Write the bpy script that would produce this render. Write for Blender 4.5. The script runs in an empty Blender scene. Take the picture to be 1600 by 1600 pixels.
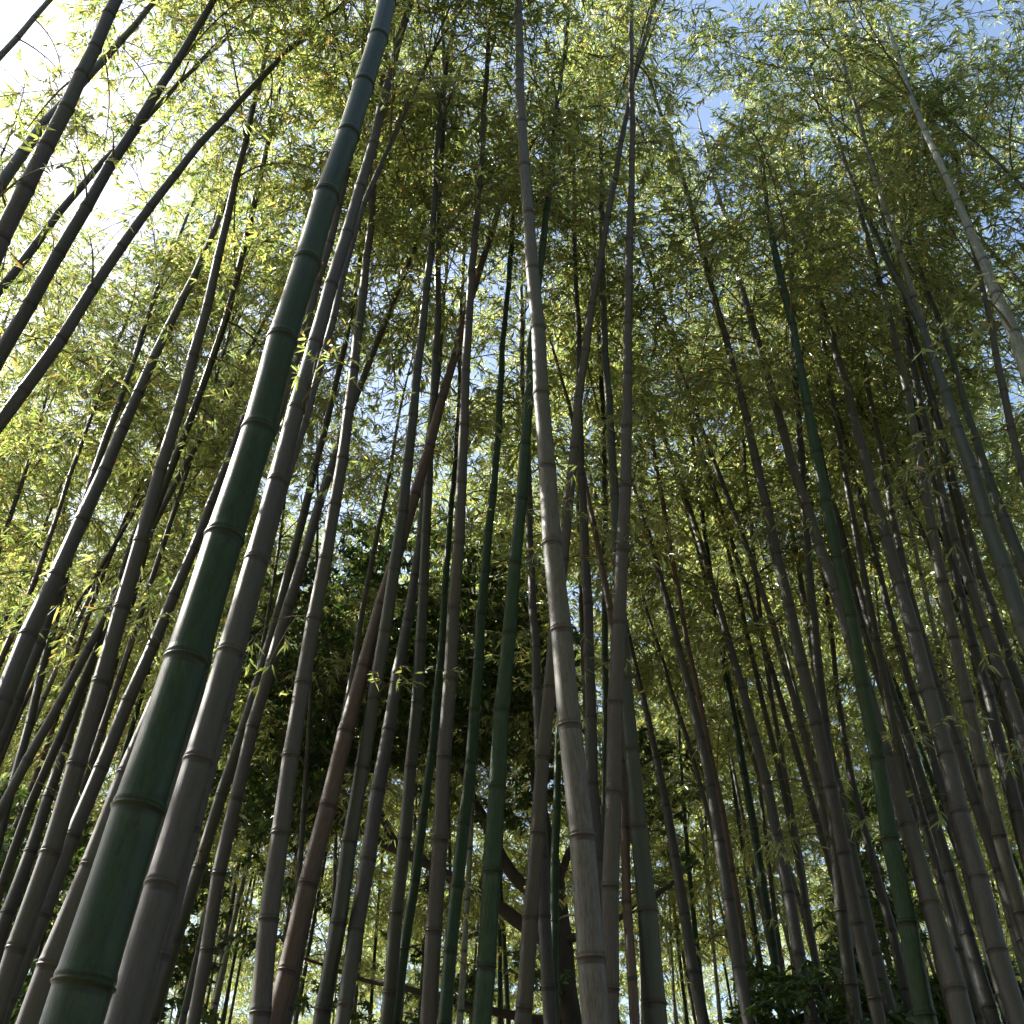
import bpy, math, random
import numpy as np
from mathutils import Vector, Matrix, Euler

S = bpy.context.scene
C = S.collection
R = math.radians
random.seed(7); rng = np.random.default_rng(7)

# ------------------------------------------------------------------ camera
PITCH = R(42.0); CAMZ = 1.6; F = 1600.0
cam = bpy.data.objects.new('camera', bpy.data.cameras.new('camera'))
C.objects.link(cam); S.camera = cam
cam.location = (0, 0, CAMZ); cam.rotation_euler = (R(90) + PITCH, 0, 0)
cam.data.sensor_width = 36; cam.data.lens = 36 * F / 1600
cam.data.clip_start = 0.05; cam.data.clip_end = 2000

# ------------------------------------------------------------------ light
SUN_AZ, SUN_EL = R(-70), R(43)          # azimuth from +Y, negative = left
world = bpy.data.worlds.new('World'); S.world = world; world.use_nodes = True
wn = world.node_tree; bg = wn.nodes['Background']
sky = wn.nodes.new('ShaderNodeTexSky'); sky.sky_type = 'NISHITA'; sky.sun_disc = False
sky.sun_elevation = SUN_EL; sky.sun_rotation = SUN_AZ
sky.air_density = 1.3; sky.dust_density = 2.2; sky.ozone_density = 1.0
wn.links.new(sky.outputs[0], bg.inputs[0]); bg.inputs[1].default_value = 0.082
sl = bpy.data.lights.new('sun', 'SUN'); sl.energy = 5.0; sl.angle = R(0.5); sl.color = (1.0, 0.95, 0.86)
sun = bpy.data.objects.new('sun', sl); C.objects.link(sun)
sd = Vector((math.sin(SUN_AZ) * math.cos(SUN_EL), math.cos(SUN_AZ) * math.cos(SUN_EL), math.sin(SUN_EL)))
sun.rotation_euler = sd.to_track_quat('Z', 'Y').to_euler(); sun.location = sd * 60
S.view_settings.view_transform = 'Standard'; S.view_settings.look = 'None'
S.view_settings.exposure = 1.95; S.view_settings.gamma = 1
S.cycles.adaptive_threshold = 0.03; S.cycles.max_bounces = 3; S.cycles.diffuse_bounces = 2; S.cycles.glossy_bounces = 1; S.cycles.transmission_bounces = 2

# ------------------------------------------------------------------ materials
def new_mat(name):
    m = bpy.data.materials.new(name); m.use_nodes = True
    nt = m.node_tree; nt.nodes.clear()
    out = nt.nodes.new('ShaderNodeOutputMaterial')
    return m, nt, out

def node(nt, kind, **kw):
    n = nt.nodes.new(kind)
    for k, v in kw.items(): setattr(n, k, v)
    return n

def ramp(nt, fac, stops, interp='LINEAR'):
    r = node(nt, 'ShaderNodeValToRGB'); r.color_ramp.interpolation = interp
    el = r.color_ramp.elements
    while len(el) < len(stops): el.new(0.5)
    for e, (p, c) in zip(el, stops):
        e.position = p; e.color = (c[0], c[1], c[2], 1) if not isinstance(c, float) else (c, c, c, 1)
    nt.links.new(fac, r.inputs[0]); return r.outputs[0]

def mixc(nt, fac, a, b, mode='MIX'):
    m = node(nt, 'ShaderNodeMix', data_type='RGBA', blend_type=mode)
    for sock, v in ((0, fac), (6, a), (7, b)):
        if hasattr(v, 'is_linked'): nt.links.new(v, m.inputs[sock])
        else: m.inputs[sock].default_value = v if sock == 0 else (v[0], v[1], v[2], 1)
    return m.outputs[2]

def mth(nt, op, a, b=None):
    m = node(nt, 'ShaderNodeMath', operation=op)
    for i, v in enumerate((a, b)):
        if v is None: continue
        if hasattr(v, 'is_linked'): nt.links.new(v, m.inputs[i])
        else: m.inputs[i].default_value = v
    return m.outputs[0]

def culm_mat(name, base, second, wax, waxamt, rough=0.42, spec=0.4, SCAR_SHADE=0.92, DRIFT=(0.045, 0.05, 0.026), DIRT=(0.03, 0.026, 0.02)):
    """bamboo skin: lengthwise streaks, waxy bloom under each joint, a dark scar line on it"""
    m, nt, out = new_mat(name); L = nt.links
    at = node(nt, 'ShaderNodeAttribute', attribute_name='cyl')
    oi = node(nt, 'ShaderNodeObjectInfo')
    sep = node(nt, 'ShaderNodeSeparateXYZ'); L.new(at.outputs['Vector'], sep.inputs[0])
    rnd = mth(nt, 'MULTIPLY', oi.outputs['Random'], 37.0)
    # streak coordinates: fine round the stem, long along it
    cx = node(nt, 'ShaderNodeCombineXYZ')
    L.new(mth(nt, 'ADD', mth(nt, 'MULTIPLY', sep.outputs[0], 6.0), rnd), cx.inputs[0])
    L.new(mth(nt, 'MULTIPLY', sep.outputs[1], 6.0), cx.inputs[1]); L.new(mth(nt, 'MULTIPLY', sep.outputs[2], 0.55), cx.inputs[2])
    n1 = node(nt, 'ShaderNodeTexNoise'); n1.inputs['Scale'].default_value = 1.6; n1.inputs['Detail'].default_value = 6; n1.inputs['Roughness'].default_value = 0.7
    L.new(cx.outputs[0], n1.inputs['Vector'])
    cy = node(nt, 'ShaderNodeCombineXYZ')
    L.new(mth(nt, 'ADD', sep.outputs[0], rnd), cy.inputs[0]); L.new(sep.outputs[1], cy.inputs[1]); L.new(mth(nt, 'MULTIPLY', sep.outputs[2], 1.3), cy.inputs[2])
    n2 = node(nt, 'ShaderNodeTexNoise'); n2.inputs['Scale'].default_value = 1.4; n2.inputs['Detail'].default_value = 5; n2.inputs['Roughness'].default_value = 0.65
    L.new(cy.outputs[0], n2.inputs['Vector'])
    n3 = node(nt, 'ShaderNodeTexNoise'); n3.inputs['Scale'].default_value = 22; n3.inputs['Detail'].default_value = 3
    L.new(cy.outputs[0], n3.inputs['Vector'])
    col = mixc(nt, ramp(nt, n2.outputs[0], [(0.35, 0.0), (0.68, 1.0)]), base, second)
    wfac = mth(nt, 'MULTIPLY', ramp(nt, n1.outputs[0], [(0.36, 0.25), (0.64, 1.0)]), waxamt)
    col = mixc(nt, wfac, col, wax)
    fr = mth(nt, 'FRACT', sep.outputs[2])
    # bloom ring just below a joint (fraction near 1), dark joint line with the ridge's shade painted below, a faint dark tint above
    band = ramp(nt, fr, [(0.0, 0.0), (0.76, 0.0), (0.90, 0.65), (0.935, 0.5), (0.95, 0.0)])
    col = mixc(nt, mth(nt, 'MULTIPLY', band, mth(nt, 'ADD', 0.25, mth(nt, 'MULTIPLY', n2.outputs[0], 0.8))), col, wax)
    scar_shade = ramp(nt, fr, [(0.0, 0.15), (0.03, 0.2), (0.07, 0.0), (0.930, 0.0), (0.942, SCAR_SHADE), (0.988, SCAR_SHADE), (0.994, 0.1)])
    scar_shade = mth(nt, 'MULTIPLY', scar_shade, ramp(nt, n2.outputs[0], [(0.3, 0.7), (0.5, 1.0)]))
    col = mixc(nt, scar_shade, col, (0.012, 0.010, 0.010))
    cz = node(nt, 'ShaderNodeCombineXYZ'); L.new(mth(nt, 'ADD', mth(nt, 'MULTIPLY', sep.outputs[0], 0.5), rnd), cz.inputs[0]); L.new(mth(nt, 'MULTIPLY', sep.outputs[2], 0.22), cz.inputs[2])
    n4 = node(nt, 'ShaderNodeTexNoise'); n4.inputs['Scale'].default_value = 1.5; n4.inputs['Detail'].default_value = 2
    L.new(cz.outputs[0], n4.inputs['Vector'])
    n5 = node(nt, 'ShaderNodeTexNoise'); n5.inputs['Scale'].default_value = 5.0; n5.inputs['Detail'].default_value = 7; n5.inputs['Roughness'].default_value = 0.75
    L.new(cy.outputs[0], n5.inputs['Vector'])
    col = mixc(nt, ramp(nt, n5.outputs[0], [(0.46, 0.0), (0.60, 0.8)]), col, DIRT)
    col = mixc(nt, ramp(nt, n4.outputs[0], [(0.40, 0.0), (0.62, 0.5)]), col, DRIFT)
    spk = ramp(nt, n3.outputs[0], [(0.66, 0.0), (0.76, 0.6)])
    col = mixc(nt, spk, col, (0.08, 0.075, 0.06))
    # each stem a little lighter or darker, a little warmer or cooler
    hs = node(nt, 'ShaderNodeHueSaturation'); L.new(col, hs.inputs['Color'])
    L.new(mth(nt, 'ADD', 0.78, mth(nt, 'MULTIPLY', oi.outputs['Random'], 0.42)), hs.inputs['Value'])
    p = node(nt, 'ShaderNodeBsdfPrincipled'); L.new(hs.outputs[0], p.inputs['Base Color'])
    p.inputs['Roughness'].default_value = rough; p.inputs['Specular IOR Level'].default_value = spec
    L.new(ramp(nt, n1.outputs[0], [(0.3, rough - 0.08), (0.7, rough + 0.22)]), p.inputs['Roughness'])
    b = node(nt, 'ShaderNodeBump'); b.inputs['Strength'].default_value = 0.45; b.inputs['Distance'].default_value = 0.002
    L.new(n1.outputs[0], b.inputs['Height']); L.new(b.outputs[0], p.inputs['Normal'])
    L.new(p.outputs[0], out.inputs[0])
    return m

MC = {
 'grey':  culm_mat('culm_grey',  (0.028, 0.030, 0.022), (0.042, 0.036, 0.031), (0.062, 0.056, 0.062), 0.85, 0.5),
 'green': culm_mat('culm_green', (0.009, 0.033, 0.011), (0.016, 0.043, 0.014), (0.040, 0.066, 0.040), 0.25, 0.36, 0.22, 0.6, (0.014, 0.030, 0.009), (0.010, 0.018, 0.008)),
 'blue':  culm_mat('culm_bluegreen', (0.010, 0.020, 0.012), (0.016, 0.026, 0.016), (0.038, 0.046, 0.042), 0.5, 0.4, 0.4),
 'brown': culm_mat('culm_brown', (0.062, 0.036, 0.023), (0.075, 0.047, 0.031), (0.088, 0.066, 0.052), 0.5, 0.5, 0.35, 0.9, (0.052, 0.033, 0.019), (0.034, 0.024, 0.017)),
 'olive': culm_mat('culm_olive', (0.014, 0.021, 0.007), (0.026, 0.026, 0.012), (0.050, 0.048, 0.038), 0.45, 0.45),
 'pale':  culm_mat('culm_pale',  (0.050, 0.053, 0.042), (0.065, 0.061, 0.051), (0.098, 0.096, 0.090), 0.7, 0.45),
 'light': culm_mat('culm_sunlit', (0.15, 0.18, 0.14), (0.20, 0.21, 0.17), (0.27, 0.29, 0.25), 0.6, 0.45),  # paler culm copy: sunlight on far and top stems put into its colour
}

def leaf_mat(name, greens, trans, tfac, rough=0.38, gloss=0.10):
    m, nt, out = new_mat(name); L = nt.links
    at = node(nt, 'ShaderNodeAttribute', attribute_name='rnd')
    oi = node(nt, 'ShaderNodeObjectInfo')
    f = mth(nt, 'FRACT', mth(nt, 'ADD', at.outputs['Fac'], mth(nt, 'MULTIPLY', oi.outputs['Random'], 0.13)))
    dcol = ramp(nt, f, greens); tcol = ramp(nt, f, trans)
    d = node(nt, 'ShaderNodeBsdfDiffuse'); L.new(dcol, d.inputs[0])
    t = node(nt, 'ShaderNodeBsdfTranslucent'); L.new(tcol, t.inputs[0])
    g = node(nt, 'ShaderNodeBsdfGlossy'); g.inputs['Roughness'].default_value = rough; g.inputs[0].default_value = (0.9, 0.95, 1, 1)
    x = node(nt, 'ShaderNodeMixShader'); x.inputs[0].default_value = tfac
    L.new(d.outputs[0], x.inputs[1]); L.new(t.outputs[0], x.inputs[2])
    y = node(nt, 'ShaderNodeMixShader'); y.inputs[0].default_value = gloss
    L.new(x.outputs[0], y.inputs[1]); L.new(g.outputs[0], y.inputs[2])
    L.new(y.outputs[0], out.inputs[0])
    return m

M_LEAF = leaf_mat('bamboo_leaf',
    [(0.0, (0.014, 0.034, 0.012)), (0.45, (0.026, 0.050, 0.014)), (0.88, (0.055, 0.075, 0.022)), (0.97, (0.17, 0.13, 0.04)), (1.0, (0.20, 0.11, 0.05))],
    [(0.0, (0.22, 0.38, 0.08)), (0.40, (0.50, 0.585, 0.14)), (0.88, (0.76, 0.78, 0.22)), (0.97, (0.78, 0.60, 0.14)), (1.0, (0.6, 0.34, 0.13))], 0.58, 0.35, 0.07)
M_BROAD = leaf_mat('broad_leaf',
    [(0.0, (0.018, 0.045, 0.012)), (0.5, (0.03, 0.07, 0.015)), (1.0, (0.06, 0.10, 0.02))],
    [(0.0, (0.04, 0.10, 0.015)), (0.5, (0.10, 0.19, 0.02)), (1.0, (0.26, 0.32, 0.05))], 0.30, 0.3, 0.05)

def simple_mat(name, a, b, scale, rough=0.8, stretch=1.0):
    m, nt, out = new_mat(name)
    tc = node(nt, 'ShaderNodeTexCoord'); mp = node(nt, 'ShaderNodeMapping'); mp.inputs['Scale'].default_value = (1, 1, stretch)
    nt.links.new(tc.outputs['Object'], mp.inputs[0])
    n = node(nt, 'ShaderNodeTexNoise'); n.inputs['Scale'].default_value = scale; n.inputs['Detail'].default_value = 8; n.inputs['Roughness'].default_value = 0.7
    nt.links.new(mp.outputs[0], n.inputs['Vector'])
    p = node(nt, 'ShaderNodeBsdfPrincipled'); p.inputs['Roughness'].default_value = rough
    nt.links.new(ramp(nt, n.outputs[0], [(0.3, a), (0.7, b)]), p.inputs['Base Color'])
    bm = node(nt, 'ShaderNodeBump'); bm.inputs['Strength'].default_value = 0.5; bm.inputs['Distance'].default_value = 0.02
    nt.links.new(n.outputs[0], bm.inputs['Height']); nt.links.new(bm.outputs[0], p.inputs['Normal'])
    nt.links.new(p.outputs[0], out.inputs[0]); return m
M_TWIG = simple_mat('twig', (0.05, 0.055, 0.025), (0.12, 0.11, 0.06), 20)
M_BARK = simple_mat('bark', (0.018, 0.016, 0.014), (0.05, 0.044, 0.038), 14, 0.9, 0.3)
M_SOIL = simple_mat('leaf_litter_soil', (0.05, 0.035, 0.02), (0.17, 0.12, 0.07), 3.0, 0.95)

# ------------------------------------------------------------------ mesh helpers
def mesh_np(name, verts, faces, mats, fmat=None, smooth=True, attrs=None):
    """verts (n,3); faces: list of int arrays (k, n) of equal-size polygons"""
    me = bpy.data.meshes.new(name)
    V = np.asarray(verts, dtype=np.float32)
    me.vertices.add(len(V)); me.vertices.foreach_set('co', V.ravel())
    loops = np.concatenate([f.ravel() for f in faces]).astype(np.int32)
    sizes = np.concatenate([np.full(len(f), f.shape[1]) for f in faces])
    starts = np.concatenate([[0], np.cumsum(sizes)[:-1]]).astype(np.int32)
    me.loops.add(len(loops)); me.loops.foreach_set('vertex_index', loops)
    me.polygons.add(len(sizes)); me.polygons.foreach_set('loop_start', starts)
    if fmat is not None: me.polygons.foreach_set('material_index', np.asarray(fmat, dtype=np.int32))
    me.polygons.foreach_set('use_smooth', np.full(len(sizes), smooth, dtype=bool))
    for (n, typ, key, data) in (attrs or []):
        a = me.attributes.new(n, typ, 'POINT'); a.data.foreach_set(key, np.asarray(data, dtype=np.float32).ravel())
    for m in mats: me.materials.append(m)
    me.update(calc_edges=True)
    return me

def tube(path, rad, n=6):
    """plain tapered tube as arrays"""
    path = np.asarray(path, float); k = len(path)
    T = np.gradient(path, axis=0); T /= np.linalg.norm(T, axis=1)[:, None] + 1e-9
    up = np.tile([0.0, 0.0, 1.0], (k, 1)); up[np.abs(T[:, 2]) > 0.9] = [0, 1.0, 0]
    if abs(T[:, 2]).max() > 0.9: up[:] = [0, 1.0, 0] if abs(T[:, 1]).max() < 0.9 else [1.0, 0, 0]
    A = np.cross(T, up); A /= np.linalg.norm(A, axis=1)[:, None] + 1e-9
    B = np.cross(T, A)
    th = np.arange(n) / n * 2 * math.pi
    V = path[:, None, :] + np.asarray(rad)[:, None, None] * (np.cos(th)[None, :, None] * A[:, None, :] + np.sin(th)[None, :, None] * B[:, None, :])
    i = np.arange(k - 1)[:, None] * n; j = np.arange(n)[None, :]; j2 = (j + 1) % n
    Fq = np.stack([i + j, i + j2, i + n + j2, i + n + j], -1).reshape(-1, 4)
    return V.reshape(-1, 3), Fq, np.tile(th, k)

def interp_path(P, s, t):
    return np.stack([np.interp(t, s, P[:, i]) for i in range(3)], -1)

def culm_mesh(P, rad_f, nodes_s, s, L, mat, sides, name='culm'):
    """P: dense centre line with arc length s; joints at nodes_s; jointed, slightly flared stem"""
    rs, rr, vv = [], [], []
    off = [(-0.022, 1.0), (-0.006, 1.012), (-0.0035, 1.085), (0.001, 1.09), (0.003, 0.995), (0.008, 1.0), (0.013, 1.05), (0.020, 1.045), (0.034, 1.0)]
    nodes_s = list(nodes_s)
    bounds = [0.0] + nodes_s + [L]
    for i in range(len(bounds) - 1):
        a, b = bounds[i], bounds[i + 1]; ln = b - a
        if ln <= 1e-4: continue
        lo = a + min(0.036, ln * 0.2) if i > 0 else a
        hi = b - min(0.024, ln * 0.15) if i < len(bounds) - 2 else b
        for q in np.linspace(0, 1, 5):
            t = lo + (hi - lo) * q
            swell = 1.0 - 0.025 * math.sin(math.pi * q)
            rs.append(t); rr.append(swell); vv.append(i + (t - a) / ln)
        if i < len(bounds) - 2:
            nx = bounds[i + 2] - b
            r0 = max(rad_f(b), 0.004); k = min(1.0, 0.5 + r0 / 0.08)
            for o, m in off:
                if o <= -0.022 and ln < 0.05: continue
                t = b + o * k * 0.9
                if t <= rs[-1]: continue
                fr = i + (t - a) / ln if t < b else i + 1 + (t - b) / max(nx, 0.05)
                rs.append(t); rr.append(m); vv.append(fr)
    rs = np.array(rs); order = np.argsort(rs, kind='stable')
    rs = rs[order]; rr = np.array(rr)[order]; vv = np.array(vv)[order]
    path = interp_path(P, s, rs)
    rad = np.array([rad_f(t) for t in rs]) * rr
    V, Fq, th = tube(path, rad, sides)
    cyl = np.stack([np.cos(th), np.sin(th), np.repeat(vv, sides)], -1)
    n = sides; k = len(rs)
    cap = np.array([[(k - 1) * n + j for j in range(n)]])
    return mesh_np(name, V, [Fq, cap], [mat], attrs=[('cyl', 'FLOAT_VECTOR', 'vector', cyl)])

def norm(v): return v / (np.linalg.norm(v) + 1e-9)

def leaves_from(base, dirs, lens, wid, rr, droop=0.25, broad=False):
    """hexagonal folded leaf blades. base, dirs (n,3)"""
    n = len(base)
    d = dirs / (np.linalg.norm(dirs, axis=1)[:, None] + 1e-9)
    rv = rr.normal(size=(n, 3)); rv[:, 2] *= 0.5
    side = np.cross(d, rv); side /= np.linalg.norm(side, axis=1)[:, None] + 1e-9
    nor = np.cross(side, d)
    l = lens[:, None]; w = wid[:, None] * 0.5
    dn = np.array([0, 0, -1.0])
    p0 = base
    a, b = (0.30, 0.68) if broad else (0.22, 0.62)
    c1 = base + d * l * a + dn * l * droop * a * a
    c2 = base + d * l * b + dn * l * droop * b * b
    tip = base + d * l + dn * l * droop
    up = nor * w * 0.35
    V = np.stack([p0, c1 - side * w + up, c2 - side * w * 0.85 + up, tip, c2 + side * w * 0.85 + up, c1 + side * w + up], 1)
    i = np.arange(n)[:, None] * 6
    # two halves sharing the midrib line base-tip
    Fq = np.concatenate([i + np.array([0, 1, 2, 3]), i + np.array([0, 3, 4, 5])], 0)
    return V.reshape(-1, 3), Fq

def branch_arrays(seed, length=1.3, ntw=14, dens=1.0, rise=0.9):
    """a leafy bamboo side branch: root at the origin, reaching along +X"""
    rr = np.random.default_rng(seed)
    TV, TF, off = [], [], 0
    t = np.linspace(0, 1, 8)
    bend = rr.uniform(-0.18, 0.18)
    main = np.stack([length * t * 0.86, bend * t * t * length, length * (rise * t - 0.75 * t * t)], -1)
    v, f, _ = tube(main, 0.006 * (1 - 0.8 * t) + 0.0012, 4); TV.append(v); TF.append(f + off); off += len(v)
    LB, LD, LL, LW = [], [], [], []
    for k in range(ntw):
        u = 0.16 + 0.84 * (k + rr.uniform(0, 0.8)) / ntw; u = min(u, 1.0)
        p = interp_path(main, t, np.array([u]))[0]
        az = (1 if k % 2 else -1) * rr.uniform(0.3, 1.15)
        el = rr.uniform(-0.5, 0.75)
        d = norm(np.array([math.cos(az) * math.cos(el), math.sin(az) * math.cos(el), math.sin(el)]))
        tl = rr.uniform(0.22, 0.58) * (1.15 - 0.5 * u)
        q = np.linspace(0, 1, 5)
        tw = p + d * tl * q[:, None] + np.array([0, 0, -1.0]) * tl * 0.38 * (q * q)[:, None]
        v, f, _ = tube(tw, 0.0022 * (1 - 0.6 * q) + 0.0006, 3); TV.append(v); TF.append(f + off); off += len(v)
        td = norm(tw[-1] - tw[-2])
        for uu in (0.3, 0.5, 0.68, 0.85, 1.0):
            if rr.random() > dens: continue
            bp = interp_path(tw, q, np.array([uu]))[0]
            m = rr.integers(5, 8)
            sd_ = norm(np.cross(td, rr.normal(size=3)))
            # a short leafy twiglet
            tdir = norm(td * 0.7 + sd_ * 0.7); e = bp + tdir * rr.uniform(0.03, 0.12)
            v, f, _ = tube(np.stack([bp, e]), np.array([0.0011, 0.0007]), 3); TV.append(v); TF.append(f + off); off += len(v)
            for j in range(m):
                sp = (j - (m - 1) / 2) * 0.5
                ax = norm(np.cross(tdir, np.array([0.1, 0.05, 1.0])))
                ld = norm(tdir * math.cos(sp) + ax * math.sin(sp) + rr.normal(size=3) * 0.22 + np.array([0, 0, -0.28]))
                LB.append(e - tdir * 0.012 * j); LD.append(ld); LL.append(rr.uniform(0.045, 0.098)); LW.append(rr.uniform(0.010, 0.016))
    v, f = leaves_from(np.array(LB), np.array(LD), np.array(LL), np.array(LW), rr, 0.3)
    nl = len(LB); lr = rr.random(nl)
    TVa = np.concatenate(TV); TFa = np.concatenate(TF)
    V = np.concatenate([TVa, v]); Fq = np.concatenate([TFa, f + len(TVa)])
    fm = np.concatenate([np.ones(len(TFa)), np.zeros(len(f))])
    rd = np.concatenate([np.zeros(len(TVa)), np.repeat(lr, 6)])
    return V, Fq, fm, rd

def split_mesh(A, names, mats):
    """wood and leaves of one set of arrays as two meshes: (wood, leaves)"""
    V, Fq, fm, rd = A; res = []
    for want, nm, m in ((1, names[0], mats[0]), (0, names[1], mats[1])):
        f = Fq[fm == want]; used, inv = np.unique(f.ravel(), return_inverse=True)
        res.append(mesh_np(nm, V[used], [inv.reshape(-1, 4)], [m], None, False, [('rnd', 'FLOAT', 'value', rd[used])]))
    return tuple(res)

BR = [branch_arrays(100 + i, length=random.uniform(1.0, 1.5), ntw=15) for i in range(8)]
BR_ME = [split_mesh(a, ('branch', 'foliage'), (M_TWIG, M_LEAF)) for a in BR]
TW = [branch_arrays(300 + i, length=random.uniform(0.5, 0.9), ntw=4, dens=0.35, rise=0.5) for i in range(5)]
TW_ME = [split_mesh(a, ('twig', 'foliage'), (M_TWIG, M_LEAF)) for a in TW]

def link(o, parent=None):
    C.objects.link(o)
    if parent is not None: o.parent = parent
    return o

def thing(name, label, cat, loc, group=None):
    o = bpy.data.objects.new(name, None); o.empty_display_size = 0.2
    o.location = loc; o['label'] = label; o['category'] = cat
    if group: o['group'] = group
    return link(o)

# ------------------------------------------------------------------ ground
gx = np.linspace(-260, 260, 66); gy = np.linspace(-260, 260, 66)
GX, GY = np.meshgrid(gx, gy)
GZ = 0.12 * np.sin(GX * 0.31) * np.cos(GY * 0.27) * (np.hypot(GX, GY) > 6)
gv = np.stack([GX, GY, GZ - 0.05], -1).reshape(-1, 3)
ii = (np.arange(65)[:, None] * 66 + np.arange(65)[None, :]).reshape(-1)
gf = np.stack([ii, ii + 1, ii + 67, ii + 66], -1)
g = link(bpy.data.objects.new('ground', mesh_np('ground', gv, [gf], [M_SOIL]))); g['kind'] = 'structure'

# ------------------------------------------------------------------ bamboo stems read off the place
cp, sp_ = math.cos(PITCH), math.sin(PITCH)
def ray(x, y):
    a = (x - 800) / F; b = (800 - y) / F
    return np.array([a, cp - b * sp_, sp_ + b * cp])     # camera depth 1
def culm_path(pts, D, H):
    """pts: (x, y, width) read bottom to top; D: stem diameter 3 m up; H: total height.
    Distance follows from apparent width and the taper of the stem; the stem stands straight-ish in space."""
    p = np.array(pts, float); y = p[:, 1]
    yc, ys = y.mean(), max(y.std(), 1)
    deg = 3 if len(p) >= 6 else 2 if len(p) >= 4 else 1
    cx = np.polyfit((y - yc) / ys, p[:, 0], deg)
    cw = np.polyfit((y - yc) / ys, np.log(p[:, 2]), 2 if len(p) >= 5 else 1)
    yy = np.linspace(y.max(), y.min(), 40); u = (yy - yc) / ys
    xx = np.polyval(cx, u); ww = np.exp(np.polyval(cw, u))
    rays = np.array([ray(a, b) for a, b in zip(xx, yy)])
    Z = np.full(40, 4.0); Yh = None
    for _ in range(30):
        d = D * np.clip(1 - (Z - 3) / (H + 1 - 3), 0.12, 1.2) ** 0.8
        dep = F * d / ww
        Yh = dep * rays[:, 1]; Z = 0.5 * Z + 0.5 * (CAMZ + dep * rays[:, 2])
    k, c = np.polyfit(Z, Yh, 1); k = float(np.clip(k, -0.22, 0.16))
    c = float(np.mean(Yh - k * Z))
    dep = (c + k * CAMZ) / (rays[:, 1] - k * rays[:, 2])
    P = rays * dep[:, None]; P[:, 2] += CAMZ
    rad = ww * dep / (2 * F)
    return P, rad, yy, c, k

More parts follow.
